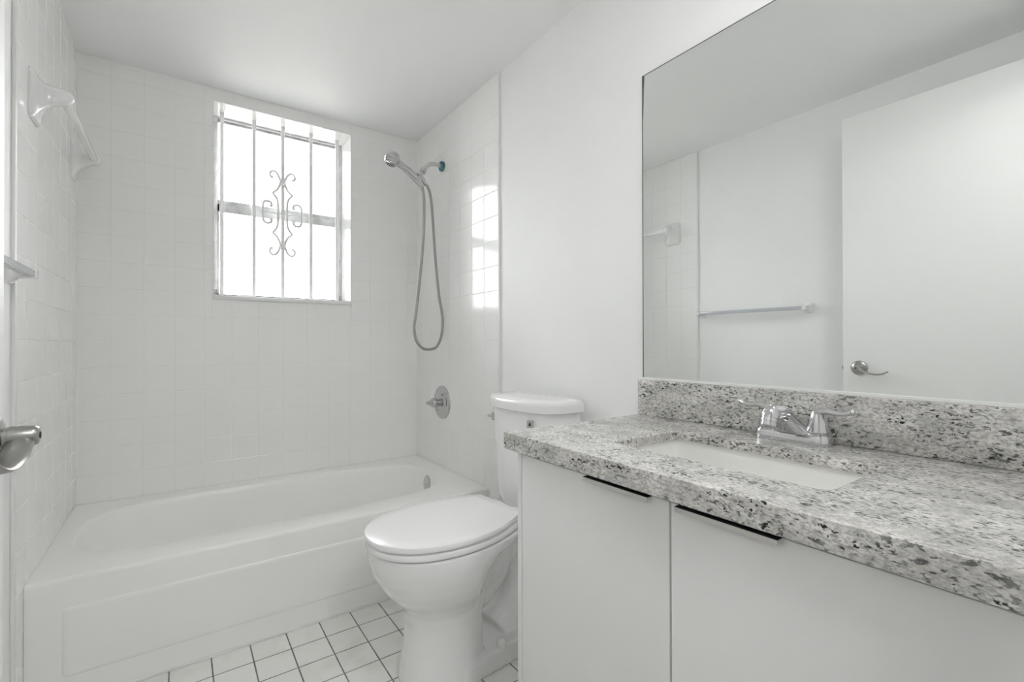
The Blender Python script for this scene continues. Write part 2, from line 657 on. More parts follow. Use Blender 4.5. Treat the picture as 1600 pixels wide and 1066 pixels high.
Y0 = 0.178
bm = B()
box(bm, WX0, WX0 + 0.030, Y0, Y0 + 0.05, WZ0, WZ1, 0.002)
box(bm, WX1 - 0.022, WX1, Y0, Y0 + 0.05, WZ0, WZ1, 0.002)
box(bm, WX0 + 0.030, WX1 - 0.022, Y0, Y0 + 0.05, WZ1 - 0.012, WZ1, 0.002)
box(bm, WX0 + 0.030, WX1 - 0.022, Y0, Y0 + 0.05, WZ0, WZ0 + 0.014, 0.002)
wobj('window_frame', bm, M_ALU)
for nm, z0, z1, dy in (('upper_sash', 1.757, 2.193, 0.022), ('lower_sash', 1.282, 1.757, 0.004)):
    bm = B()
    ya, yb = Y0 + dy, Y0 + dy + 0.016
    xa, xb = WX0 + 0.026, WX1 - 0.020
    wside = 0.008 if nm == 'upper_sash' else 0.013
    if nm == 'upper_sash':
        box(bm, xa, xb, ya, yb, z0 - 0.004, z0 + 0.026, 0.002)
        box(bm, xa, xb, ya, yb, z1 - 0.009, z1, 0.002)
    else:
        box(bm, xa, xb, ya, yb, z1 - 0.040, z1, 0.003)
        box(bm, xa, xb, ya, yb, z0, z0 + 0.010, 0.002)
    box(bm, xa, xa + wside, ya, yb, z0, z1, 0.002)
    box(bm, xb - wside, xb, ya, yb, z0, z1, 0.002)
    s = wobj(nm, bm, M_ALU)
    bm = B()
    box(bm, xa + 0.004, xb - 0.004, ya + 0.006, ya + 0.010, z0 + 0.004, z1 - 0.004)
    wobj('pane', bm, M_GLASS, parent=s)
bm = B()
box(bm, WX0 + 0.030, WX1 - 0.022, Y0 - 0.004, Y0 + 0.004, WZ0 + 0.020, WZ0 + 0.026)
wobj('gasket', bm, M_GASKET)
for xa in (WX0 + 0.018, WX1 - 0.020):
    bm = B()
    for k in range(26):
        p = Vector((xa + random.uniform(-0.012, 0.012), Y0 - 0.004, WZ0 + 0.016 + random.uniform(0.002, 0.030)))
        tube(bm, [p, p + Vector((random.uniform(-0.008, 0.008), random.uniform(-0.004, 0), random.uniform(-0.006, 0.008)))], 0.0014, 5)
    wobj('weatherstrip', bm, M_FUZZ)
# sill slab with a small nosing
bm = B()
box(bm, WX0 - 0.002, WX1 + 0.004, -0.012, 0.20, WZ0 - 0.016, WZ0 + 0.004, 0.003)
wobj('window_sill', bm, M_TRIM)

# ------------------------------------------------------------------ security grille in the window
YG = 0.120
GX, GZ = 0.8035, 1.7346
gr = thing('security_grille', 'white painted iron bar grille with scrollwork inside the window recess', 'window grille', (GX, YG, WZ0 + 0.004))


def gobj(name, bm, m, parent=gr, **k):
    for v in bm.verts:
        v.co -= Vector((GX, YG, WZ0 + 0.004))
    return obj(name, bm, m, parent, **k)


for x in (0.526, 0.6685, 0.8045, 0.9465, 1.0865):
    bm = B()
    box(bm, x - 0.0086, x + 0.0086, YG - 0.0086, YG + 0.0086, WZ0 + 0.004, WZ1 - 0.004, 0.001)
    gobj('bar', bm, M_GRILLE)
curl = [(-0.011, .172), (-0.016, .190), (-0.027, .213), (-0.044, .2235), (-0.058, .214), (-0.0605, .198), (-0.053, .188), (-0.046, .192)]
ogee_a = [(-0.011, .172), (-0.015, .150), (-0.028, .124), (-0.049, .1055)]
ogee_b = [(-0.049, .1055), (-0.034, .088), (-0.0245, .066), (-0.022, .035), (-0.022, 0.0)]
cee = [(-.062, .034), (-.0535, .036), (-.056, .052), (-.074, .0590), (-.089, .051), (-.0945, .030), (-.0945, 0)]


def sc(pts, sx, sz):
    return spline([(GX + x * sx, YG - 0.004, GZ + z * sz) for x, z in pts], 6)


for sx in (1, -1):
    bm = B()
    for sz in (1, -1):
        tube(bm, sc(curl, sx, sz), 0.0066, 8)
        tube(bm, sc(ogee_a, sx, sz), 0.0066, 8)
        tube(bm, sc(ogee_b, sx, sz), 0.0066, 8)
    gobj('scroll', bm, M_GRILLE)
    bm = B()
    for sz in (1, -1):
        tube(bm, sc(cee, sx, sz), 0.0066, 8)
    tube(bm, [(GX - 0.0945 * sx, YG - 0.002, GZ), (GX, YG - 0.002, GZ)], 0.004, 8)
    gobj('side_scroll', bm, M_GRILLE)
for sz in (1, -1):
    bm = B()
    lathe(bm, [(-0.011, 0.008), (-0.011, 0.0125), (-0.006, 0.0155), (0.006, 0.0155), (0.011, 0.0125), (0.011, 0.008)], (GX, YG - 0.006, GZ + .172 * sz), (0, 1, 0), 14)
    gobj('collar', bm, M_GRILLE)

# ================================================================== BATHTUB
TZ = 0.365
TFY = -0.797
tub = thing('bathtub', 'white alcove bathtub with a raised panel on its front, under the window', 'bathtub', (0.76, -0.4, 0))


def tobj(name, bm, m, parent=tub, **k):
    for v in bm.verts:
        v.co -= Vector((0.76, -0.4, 0))
    return obj(name, bm, m, parent, **k)


cx, cy = 0.742, -0.385
X0, X1, Y1b = 0.0006, W - 0.0006, -0.0008
N = 128
angs = sorted([2 * PI * k / N for k in range(N)] + [math.atan2(yy - cy, xx - cx) % (2 * PI) for xx in (X0, X1) for yy in (TFY, Y1b)])


def rect_ring(z, ins):
    out = []
    for a in angs:
        dx, dy = math.cos(a), math.sin(a)
        t = min(((X1 - cx) / dx if dx > 1e-9 else (X0 - cx) / dx if dx < -1e-9 else 9), ((Y1b - cy) / dy if dy > 1e-9 else (TFY - cy) / dy if dy < -1e-9 else 9))
        x, y = cx + dx * t, cy + dy * t
        y = max(y, TFY + ins)
        out.append((x, y, z))
    return out


def oval_ring(z, k, sh=0.0, kx=None):
    out = []
    A, Bq = 0.683, 0.296
    for a in angs:
        c, s = math.cos(a), math.sin(a)
        n_ = 3.6
        r = (abs(c / A) ** n_ + abs(s / Bq) ** n_) ** (-1 / n_)
        x, y = r * c, r * s
        out.append((cx + sh + x * (kx or k), cy + y * k, z))
    return out


rings = [rect_ring(0, 0), rect_ring(TZ - 0.014, 0), rect_ring(TZ - 0.007, 0.0015), rect_ring(TZ - 0.002, 0.006), rect_ring(TZ, 0.014),
         oval_ring(TZ + 0.001, 1.022, kx=1.010), oval_ring(TZ - 0.0005, 1.006, kx=1.003), oval_ring(TZ - 0.006, 0.990, kx=0.996), oval_ring(TZ - 0.022, 0.972, kx=0.988),
         oval_ring(0.25, 0.93, 0.02, 0.945), oval_ring(0.15, 0.88, 0.045, 0.885), oval_ring(0.10, 0.83, 0.06, 0.84), oval_ring(0.075, 0.74, 0.07, 0.78),
         oval_ring(0.066, 0.60, 0.08, 0.66), oval_ring(0.062, 0.20, 0.10, 0.25)]
bm = B()
loft(bm, rings, cap0=False)
# raised apron panel with soft edges
pan = []
for dy, ins in ((0.0, 0.0), (-0.002, 0.002), (-0.0038, 0.007), (-0.0045, 0.015)):
    pan.append([(x, TFY + dy + 0.0005, z) for x, z in rrect(0.078 + ins, 1.446 - ins, 0.078 + ins, 0.279 - ins, 0.014, 4)])
loft(bm, pan, cap0=False)
tobj('tub_body', bm, M_TUB, smooth=50)
bm = B()
lathe(bm, [(0, 0.040), (0.004, 0.040), (0.008, 0.036), (0.010, 0.028), (0.0105, 0.0)], (1.417, -0.379, 0.308), (-1, 0, 0.16), 32)
lathe(bm, [(0.010, 0.005), (0.0125, 0.004), (0.0125, 0.0)], (1.417, -0.379, 0.308), (-1, 0, 0.16), 12)
tobj('overflow_plate', bm, M_CHROME)
bm = B()
lathe(bm, [(0, 0.03), (0.004, 0.03), (0.006, 0.024), (0.006, 0.0)], (1.18, -0.385, 0.062), (0, 0, 1), 24)
tobj('drain', bm, M_CHROME)

# ================================================================== TOILET
TX, TY = 1.50, -1.262
RA = math.radians(6.0)
toilet = thing('toilet', 'white two-piece toilet with closed lid between the tub and the vanity', 'toilet', (TX, TY, 0))


def LT(f, s, z, rot=RA):
    """toilet coordinates: f forward of the wall, s to the vanity side -> local to the Empty"""
    f0 = 0.05
    df = f - f0
    d = Vector((-math.cos(rot), -math.sin(rot), 0))
    e = Vector((math.sin(rot), -math.cos(rot), 0))
    return Vector((-f0, 0.022 if rot else 0.0, 0)) + d * df + e * s + Vector((0, 0, z))


def egg(f0, f1, w, wb, fm=None, n=88, ex=2.15):
    """closed outline: flat back of half-width wb at f0, widest w at fm, rounded tip at f1"""
    fm = fm if fm is not None else f0 + (f1 - f0) * 0.45
    half = []
    m = n // 2
    for k in range(m // 2):
        t = k / (m // 2)
        a = t * PI / 2
        half.append((f0 + (fm - f0) * t, wb + (w - wb) * math.sin(a)))
    for k in range(m // 2 + 1):
        a = PI / 2 * (1 - k / (m // 2))
        half.append((fm + (f1 - fm) * math.cos(a) ** (2 / ex), w * math.sin(a) ** (2 / ex) if a > 1e-6 else 0.0))
    pts = half[:-1] + [half[-1]] + [(f, -s) for f, s in reversed(half[:-1])]
    return pts


def egg_ring(z, *a, **k):
    return [LT(f, s, z) for f, s in egg(*a, **k)]


# bowl: rim, belly, pedestal, trapway, foot, tank deck; remeshed into one skin
bm = B()
prof = [(0.0, .355, .600, .126, .10), (0.03, .36, .598, .122, .095), (0.10, .365, .586, .114, .09), (0.17, .365, .578, .110, .09), (0.215, .355, .582, .112, .09),
        (0.245, .345, .604, .130, .06), (0.275, .335, .634, .150, .05), (0.31, .315, .660, .166, .05), (0.35, .285, .682, .179, .06), (0.385, .235, .693, .186, .085), (0.402, .19, .695, .187, .115), (0.428, .17, .696, .187, .12)]
loft(bm, [egg_ring(z, f0, f1, w, wb, fm=(0.45 if z > 0.25 else 0.44)) for z, f0, f1, w, wb in prof])
loft(bm, [[LT(f, s, z) for f, s in rrect(0.02, 0.34, -w, w, 0.04, 5)] for z, w in ((0.384, 0.098), (0.394, 0.116), (0.428, 0.122))])
loft(bm, [[LT(f, s, z) for f, s in rrect(0.06, 0.47, -w, w, 0.03, 5)] for z, w in ((0.0, 0.134), (0.050, 0.128), (0.058, 0.120))])
tw = spline([LT(0.25, 0, 0.40), LT(0.255, 0, 0.345), LT(0.285, 0, 0.275), LT(0.34, 0, 0.225), LT(0.40, 0, 0.19)], 6)
tube(bm, tw, lerp_list([0.080, 0.082, 0.084, 0.080, 0.070], len(tw)), 24)
tw = spline([LT(0.20, 0, 0.36), LT(0.15, 0, 0.26), LT(0.145, 0, 0.16), LT(0.18, 0, 0.07), LT(0.24, 0, 0.03)], 6)
tube(bm, tw, lerp_list([0.06, 0.072, 0.074, 0.080, 0.085], len(tw)), 20)
bowl = obj('bowl', bm, M_PORC, toilet, smooth=180)
md = bowl.modifiers.new('skin', 'REMESH')
md.mode = 'VOXEL'
md.voxel_size = 0.0045
md.use_smooth_shade = True
md2 = bowl.modifiers.new('soft', 'SMOOTH')
md2.factor = 0.5
md2.iterations = 8


def slab(z0, z1, outline, r=0.006, dome=0.0):
    """solid plate over an outline with rounded rims"""
    bm_ = B()
    c = Vector((sum(p[0] for p in outline) / len(outline), sum(p[1] for p in outline) / len(outline), 0))

    def ring(z, ins):
        out = []
        for f, s in outline:
            d = Vector((f - c.x, s, 0))
            L = d.length
            d = d * (max(L - ins, 0) / L)
            out.append(LT(c.x + d.x, d.y, z))
        return out
    rs = [ring(z0, r * 0.8), ring(z0 + r * 0.35, r * 0.2), ring(z0 + r, 0), ring(z1 - r, 0), ring(z1 - r * 0.35, r * 0.25), ring(z1, r)]
    if dome:
        rs += [ring(z1 + dome * 0.5, 0.05), ring(z1 + dome * 0.85, 0.09), ring(z1 + dome, 0.13)]
    loft(bm_, rs)
    return bm_


obj('seat', slab(0.432, 0.452, egg(0.215, 0.702, 0.188, 0.120, fm=0.45), 0.006), M_SEAT, toilet)
obj('seat_lid', slab(0.456, 0.476, egg(0.214, 0.706, 0.190, 0.116, fm=0.45), 0.007, dome=0.0015), M_SEAT, toilet)
for s in (-1, 1):
    bm = B()
    tube(bm, [LT(0.185, s * 0.055 - 0.02, 0.446), LT(0.185, s * 0.055 + 0.02, 0.446)], 0.013, 14)
    tube(bm, [LT(0.185, s * 0.055, 0.426), LT(0.185, s * 0.055, 0.446)], 0.014, 14)
    obj('seat_hinge', bm, M_SEAT, toilet)
for s in (-1, 1):
    bm = B()
    c0 = LT(0.305, s * 0.112, 0.054)
    lathe(bm, [(0, 0.017), (0.012, 0.0165), (0.021, 0.013), (0.026, 0.007), (0.0275, 0.0)], c0, (0, 0, 1), 20)
    obj('bolt_cap', bm, M_PORC, toilet)


def dee(w, d_side, d_mid, n=40):
    """tank outline in (f, s): straight back on the wall, bowed front with soft corners"""
    pts = [(0.004, -w + 0.01), (0.012, -w)]
    d0 = d_side * 0.42
    for k in range(n + 1):
        a = -PI / 2 + PI * k / n
        c, q = abs(math.sin(a)) ** (2 / 2.7) * w, abs(math.cos(a)) ** (2 / 2.7)
        pts.append((d0 + (d_mid - d0) * q, math.copysign(c, math.sin(a))))
    pts += [(0.012, w), (0.004, w - 0.01)]
    return pts


def dee_ring(z, *a):
    return [LT(f, s, z, 0.0) for f, s in dee(*a)]


bm = B()
loft(bm, [dee_ring(0.426, .158, .085, .140), dee_ring(0.436, .170, .094, .152), dee_ring(0.47, .178, .102, .165), dee_ring(0.79, .192, .110, .180), dee_ring(0.802, .190, .108, .178)])
tank = obj('tank', bm, M_PORC, toilet, smooth=50)
bm = B()
loft(bm, [dee_ring(0.799, 0.199, .110, .184), dee_ring(0.802, .208, .112, .190), dee_ring(0.824, .211, .114, .192), dee_ring(0.834, .209, .112, .190), dee_ring(0.840, .202, .106, .182), dee_ring(0.8425, .16, .08, .13)])
obj('tank_lid', bm, M_PORC, toilet, smooth=50)
# flush lever: chrome boss with a short arm, seen end-on
bm = B()
o = LT(0.140, -0.140, 0.757, 0)
ax = Vector((-0.93, 0.36, 0))
lathe(bm, [(-0.012, 0.015), (0.006, 0.0165), (0.012, 0.0165), (0.020, 0.014), (0.022, 0.0)], o, ax, 20)
tube(bm, [o + ax * 0.014, o + ax * 0.020 + Vector((0.012, 0.035, -0.004)), o + ax * 0.016 + Vector((0.02, 0.06, -0.008))], [0.007, 0.005, 0.006], 10)
obj('flush_lever', bm, M_CHROME, toilet)
# small square badge with a dark drop
bm = B()
o = LT(0.1775, 0.120, 0.7635, 0)
nrm = Vector((-0.90, -0.43, 0)).normalized()
sd = Vector((nrm.y, -nrm.x, 0))
up = Vector((0, 0, 1))
rr = rrect(-0.0105, 0.0105, -0.0125, 0.0125, 0.002, 3)
loft(bm, [[o + sd * a + up * b - nrm * 0.008 for a, b in rr], [o + sd * a + up * b + nrm * 0.0015 for a, b in rr]])
bd = obj('badge', bm, M_CHROME, toilet)
bd['label'] = 'small square chrome badge with a dark drop'
bm = B()
drop = [(0.0045 * math.sin(t) * math.sin(t / 2) ** 1.3, 0.0065 * math.cos(t)) for t in [2 * PI * k / 24 for k in range(24)]]
loft(bm, [[o + sd * a + up * b + nrm * 0.001 for a, b in drop], [o + sd * a + up * b + nrm * 0.003 for a, b in drop]])
obj('drop_mark', bm, M_BLACK, bd)

# ================================================================== VANITY
CT, CB = 0.8206, 0.7795         # counter top and underside
SB = CT - 0.0215               # underside of the slab itself
CXF, CYL = 1.0056, -1.689       # counter front face and free end
CYR = YF + 0.004
cab = thing('vanity_cabinet', 'white flat-front vanity cabinet under the granite counter', 'cabinet', (1.27, -2.16, 0))


def cobj(name, bm, m, parent=cab, **k):
    for v in bm.verts:
        v.co -= Vector((1.27, -2.16, 0))
    return obj(name, bm, m, parent, **k)


bm = B()
box(bm, 1.0435, 1.0455, -2.590, -1.737, 0.09, 0.768)
box(bm, 1.500, 1.515, -2.590, -1.737, 0.09, 0.768)
box(bm, 1.0455, 1.500, -2.590, -2.575, 0.09, 0.768)
box(bm, 1.0455, 1.500, -1.7525, -1.737, 0.09, 0.768)
box(bm, 1.0455, 1.500, -2.575, -1.7525, 0.09, 0.106)
box(bm, 1.10, 1.50, -2.590, -1.737, 0.0, 0.09, 0.001)
cobj('carcass', bm, M_CABIN)
bm = B()
box(bm, 1.026, 1.520, -1.735, -1.7185, 0.0, CB, 0.001)
cobj('side_panel', bm, M_CAB)
for y0, y1, h0, h1 in ((-2.1535, -1.7385, -2.118, -1.960), (-2.576, -2.1575, -2.335, -2.173)):
    bm = B()
    box(bm, 1.025, 1.043, y0, y1, 0.092, 0.7715, 0.0012)
    d = cobj('cabinet_door', bm, M_CAB)
    bm = B()
    box(bm, 1.012, 1.0255, h0, h1, 0.7712, 0.7722, 0.0002, mat=1)
    box(bm, 1.0235, 1.0255, h0, h1, 0.7722, CB - 0.0004, mat=1)  # black back plate paints in the shadow of the gap under the counter
    box(bm, 1.0120, 1.0140, h0, h1, 0.7630, 0.7714, 0.0005)
    h = cobj('edge_pull', bm, [M_PULL, M_BLACK], parent=d)
    h['label'] = 'slim metal edge pull'

# countertop with an undermount cut-out
SX0, SX1, SY0, SY1 = 1.131, 1.367, -2.352, -1.926
bm = B()
inner = rrect(SX0, SX1, SY0, SY1, 0.022, 8)
ni = len(inner)
icx, icy = (SX0 + SX1) / 2, (SY0 + SY1) / 2
OX0, OX1, OY0, OY1 = CXF, W + 0.003, CYR, CYL


def outer_pts(ins):
    out = []
    for x, y in inner:
        # push every hole point out to the rectangle, by side
        if abs(x - SX0) < 0.0225 and abs(y - SY0) < 0.0225:
            out.append((OX0 + ins, OY0 + ins))
        elif abs(x - SX1) < 0.0225 and abs(y - SY0) < 0.0225:
            out.append((OX1 - ins, OY0 + ins))
        elif abs(x - SX0) < 0.0225 and abs(y - SY1) < 0.0225:
            out.append((OX0 + ins, OY1 - ins))
        else:
            out.append((OX1 - ins, OY1 - ins))
    return out


def dedupe_faces(bm_):
    bmesh.ops.remove_doubles(bm_, verts=bm_.verts[:], dist=0.00005)
    bmesh.ops.dissolve_degenerate(bm_, edges=bm_.edges[:], dist=0.00004)


rings = [[(x, y, SB) for x, y in inner], [(x, y, SB) for x, y in outer_pts(0.026)], [(x, y, CB) for x, y in outer_pts(0.0255)], [(x, y, CB) for x, y in outer_pts(0.002)], [(x, y, CB + 0.002) for x, y in outer_pts(0)],
         [(x, y, CT - 0.003) for x, y in outer_pts(0)], [(x, y, CT - 0.0008) for x, y in outer_pts(0.001)], [(x, y, CT) for x, y in outer_pts(0.003)],
         [(icx + (x - icx) * 1.008, icy + (y - icy) * 1.008, CT) for x, y in inner], [(x, y, CT - 0.002) for x, y in inner], [(x, y, SB) for x, y in inner]]
loft(bm, rings, cap0=False, cap1=False)
dedupe_faces(bm)
ct = obj('countertop', bm, M_GRAN, smooth=35)
tag(ct, 'speckled pale grey granite countertop with a rectangular sink cut-out', 'countertop')
bm = B()
box(bm, W - 0.018, W + 0.004, CYR, CYL, CT + 0.0005, 0.927, 0.0015)
bs = obj('backsplash', bm, M_GRAN)
tag(bs, 'low granite backsplash strip standing along the counter below the mirror', 'backsplash')

# sink
sink = thing('sink', 'white rectangular undermount sink set in the granite counter', 'sink', (icx, icy, CB - 0.15))


def sobj(name, bm, m, parent=sink, **k):
    for v in bm.verts:
        v.co -= Vector((icx, icy, CB - 0.15))
    return obj(name, bm, m, parent, **k)


bm = B()
e = 0.006


def sring(z, ins, r):
    return [(x, y, z) for x, y in rrect(SX0 - e + ins, SX1 + e - ins, SY0 - e + ins, SY1 + e - ins, r, 8)]


zs = SB - 0.0006
loft(bm, [sring(zs, -0.014, 0.04), sring(zs, 0.0, 0.028), sring(zs - 0.010, 0.002, 0.028), sring(zs - 0.08, 0.016, 0.032), sring(zs - 0.115, 0.026, 0.034), sring(zs - 0.128, 0.042, 0.034), sring(zs - 0.133, 0.075, 0.03),
          sring(zs - 0.148, 0.075, 0.03), sring(zs - 0.14, 0.02, 0.04), sring(zs - 0.07, -0.004, 0.04), sring(zs - 0.012, -0.014, 0.04)], cap0=False, cap1=False)
r_ = sring(zs - 0.133, 0.075, 0.03)
bm.faces.new([bm.verts.new(p) for p in r_])
sobj('basin', bm, M_SINK, smooth=60)
bm = B()
lathe(bm, [(0, 0.022), (0.003, 0.022), (0.004, 0.016), (0.002, 0.010), (0.002, 0.0)], (icx, icy, zs - 0.1335), (0, 0, 1), 20)
sobj('drain', bm, M_CHROME)

# faucet
FX, FY = 1.466, -2.155
fa = thing('faucet', 'chrome centerset faucet with two lever handles behind the sink', 'faucet', (FX, FY, CT))


def fobj(name, bm, m=None, parent=fa, **k):
    return obj(name, bm, m or M_FAUCET, parent, **k)


bm = B()


def fring(z, ins):
    return [(x, y, z) for x, y in rrect(-0.026 + ins, 0.026 - ins, -0.080 + ins, 0.080 - ins, 0.0255 - ins, 8)]


loft(bm, [fring(0, 0), fring(0.003, 0.0), fring(0.0035, 0.0012), fring(0.018, 0.0015), fring(0.022, 0.004), fring(0.023, 0.008)])
fobj('base_plate', bm)
# spout: leaning flared body, short neck, nose hanging forward
bm = B()
body = [(0.019, 0.0, 0.0255, 0.060), (0.024, -0.003, 0.0260, 0.049), (0.032, -0.009, 0.0265, 0.037), (0.042, -0.018, 0.0270, 0.0275), (0.053, -0.029, 0.0275, 0.0210),
        (0.063, -0.039, 0.0265, 0.0175), (0.072, -0.046, 0.0235, 0.0150), (0.079, -0.051, 0.0170, 0.0110), (0.083, -0.054, 0.0080, 0.0050)]
loft(bm, [[(c + rx * math.cos(2 * PI * k / 32), ry * math.sin(2 * PI * k / 32), z) for k in range(32)] for z, c, rx, ry in body])
tube(bm, spline([(-0.036, 0, 0.062), (-0.060, 0, 0.0665), (-0.084, 0, 0.0675), (-0.098, 0, 0.065)], 4), 0.0172, 24)
lathe(bm, [(-0.024, 0.0), (-0.0225, 0.007), (-0.018, 0.0125), (-0.010, 0.0170), (0.0, 0.0188), (0.004, 0.0188), (0.004, 0.0)], (-0.098, 0, 0.063), (-0.36, 0, -0.93), 28)
sp = fobj('spout', bm, smooth=60)
bm = B()
lathe(bm, [(0.002, 0.0172), (0.0060, 0.0172), (0.0062, 0.0188), (0.0125, 0.0186), (0.0127, 0.0168), (0.0148, 0.0168), (0.0150, 0.0184), (0.0215, 0.0178), (0.022, 0.014), (0.018, 0.0)], (-0.098, 0, 0.063), (-0.36, 0, -0.93), 28)
fobj('aerator', bm, parent=sp)
for s in (-1, 1):
    y = s * 0.051
    bm = B()
    lathe(bm, [(0.021, 0.0235), (0.026, 0.0235), (0.027, 0.0215), (0.0285, 0.0215), (0.029, 0.0228), (0.042, 0.0205), (0.058, 0.0160), (0.068, 0.0125), (0.075, 0.0085), (0.078, 0.0)], (0, y, 0), (0, 0, 1), 28)
    lv = spline([(0, y, 0.068), (-0.002, y + s * 0.016, 0.074), (-0.003, y + s * 0.036, 0.072), (-0.004, y + s * 0.053, 0.073), (-0.005, y + s * 0.064, 0.077)], 5)
    tube(bm, lv, lerp_list([0.014, 0.012, 0.0090, 0.0080, 0.0090], len(lv)), 14, sy=0.6)
    lathe(bm, [(-0.008, 0.0), (-0.005, 0.005), (0, 0.0068), (0.004, 0.005), (0.006, 0.0)], (-0.005, y + s * 0.064, 0.077), (0, s, 0.45), 12)
    fobj('lever_handle', bm, smooth=60)

# ================================================================== MIRROR
MY0, MY1, MZ0, MZ1 = YF + 0.012, -1.694, 0.9305, 1.868
bm = B()
box(bm, W - 0.0005, W + 0.0055, MY0, MY1, MZ0, MZ1, 0.0006, 1)
mi = obj('mirror', bm, mirror_mat(MY0, MY1, MZ0, MZ1), smooth=0)
tag(mi, 'large frameless wall mirror with dark worn edges above the vanity', 'mirror')

bm = B()
box(bm, W - 0.0045, W + 0.0055, MY0, MY1, 0.9268, MZ0 + 0.0030, 0.0006, 1)  # white strip stands in for light caught on the polished backsplash top
k = obj('edge_gleam_strip', bm, M_TRIM, mi)
k['label'] = 'thin white strip imitating the gleam of the polished backsplash edge'

# ================================================================== SHOWER FITTINGS
SY = -0.345
sa = thing('shower_outlet', 'chrome shower arm with teal flange and holder on the right tile wall', 'shower arm', (W, SY, 2.003))


def rel(bm, o):
    for v in bm.verts:
        v.co -= Vector(o)
    return bm


O = (W, SY, 2.003)
bm = B()
lathe(bm, [(0.0, 0.027), (0.004, 0.027), (0.009, 0.022), (0.012, 0.013), (0.012, 0.0)], (W - 0.001, SY, 2.003), (-1, 0, 0), 28)
for k in range(9):   # crumpled protective film
    a = 2 * PI * k / 9
    p = Vector((W - 0.009, SY + 0.016 * math.cos(a), 2.003 + 0.018 * math.sin(a)))
    lathe(bm, [(-0.010, 0.0), (-0.006, 0.009), (0, 0.0115), (0.006, 0.008), (0.009, 0.0)], p, (-1, random.uniform(-.6, .6), random.uniform(-.6, .6)), 8)
fl = obj('flange', rel(bm, O), M_TEAL, sa)
fl['label'] = 'flange wrapped in teal film'
bm = B()
ap = spline([(W - 0.008, SY, 2.004), (1.487, SY, 2.006), (1.455, SY, 2.003), (1.430, SY, 1.985), (1.410, SY, 1.960), (1.404, SY, 1.952)], 6)
tube(bm, ap, 0.0105, 16)
obj('pipe', rel(bm, O), M_PIPE, sa)
bm = B()
d0 = Vector((-0.62, 0, -0.78)).normalized()
lathe(bm, [(-0.004, 0.012), (0.0, 0.0175), (0.020, 0.0185), (0.022, 0.015), (0.026, 0.015), (0.044, 0.0165), (0.052, 0.0145), (0.052, 0.0)], (1.412, SY, 1.962), d0, 20)
# cradle that carries the hand shower
lathe(bm, [(0, 0.019), (0.028, 0.0205), (0.029, 0.016)], (1.392, SY, 1.898), (-0.83, 0, 0.55), 20)
tube(bm, [(1.392, SY, 1.932), (1.384, SY, 1.908)], 0.014, 14)
obj('diverter', rel(bm, O), M_CHROME, sa)
bm = B()
lathe(bm, [(0, 0.009), (0.006, 0.0125), (0.028, 0.0115), (0.045, 0.008)], (1.398, SY, 1.920), (0.52, 0, -0.85), 18)
obj('hose_nut', rel(bm, O), M_CHROME, sa)

hs = thing('hand_shower', 'chrome hand shower with a looping metal hose, resting in its holder', 'hand shower', (1.31, SY, 1.945))
O = (1.31, SY, 1.945)
bm = B()
hp = spline([(1.405, SY, 1.868), (1.392, SY, 1.884), (1.368, SY, 1.906), (1.335, SY, 1.930), (1.300, SY, 1.950), (1.270, SY, 1.966), (1.248, SY, 1.984)], 6)
tube(bm, hp, lerp_list([0.010, 0.0165, 0.0205, 0.0190, 0.0165, 0.0185, 0.028], len(hp)), 18)
obj('handle', rel(bm, O), M_CHROME, hs, smooth=60)
fd = Vector((-0.50, -0.10, -0.86)).normalized()
hc = Vector((1.240, SY, 1.985))
bm = B()
lathe(bm, [(-0.034, 0.0), (-0.032, 0.013), (-0.025, 0.024), (-0.012, 0.034), (0.002, 0.038), (0.014, 0.0385), (0.018, 0.036), (0.019, 0.034), (0.023, 0.0345), (0.030, 0.033), (0.034, 0.028), (0.034, 0.0)], hc, fd, 28)
hd = obj('shower_head', rel(bm, O), M_CHROME, hs, smooth=50)
bm = B()
a_, b_, d_ = frame_of(fd)
for rr_, nn in ((0.009, 6), (0.017, 10), (0.024, 14)):
    for k in range(nn):
        q = 2 * PI * k / nn
        lathe(bm, [(0.033, 0.0022), (0.0365, 0.0018), (0.0365, 0.0)], hc + a_ * rr_ * math.cos(q) + b_ * rr_ * math.sin(q), fd, 6)
obj('nozzles', rel(bm, O), M_GASKET, hd)
bm = B()
hz = [(1.396, 1.880), (1.4035, 1.845), (1.408, 1.779), (1.403, 1.601), (1.381, 1.379), (1.357, 1.190), (1.348, 1.118), (1.359, 1.052), (1.388, 1.017), (1.417, 1.007), (1.450, 1.010), (1.476, 1.024),
      (1.501, 1.075), (1.511, 1.150), (1.504, 1.220), (1.490, 1.301), (1.470, 1.506), (1.454, 1.742), (1.444, 1.830), (1.430, 1.872), (1.420, 1.884)]
hz = spline([(x, SY - 0.002 - 0.022 * math.sin(PI * min(1, i / (len(hz) - 1))), z) for i, (x, z) in enumerate(hz)], 8)
tube(bm, hz, 0.0072, 12)
obj('hose', rel(bm, O), M_HOSE, hs, smooth=60)
bm = B()
lathe(bm, [(0, 0.0105), (0.022, 0.0095), (0.034, 0.0075)], (1.394, SY - 0.001, 1.884), (0.28, 0, -0.96), 14)
obj('hose_nut', rel(bm, O), M_CHROME, hs)

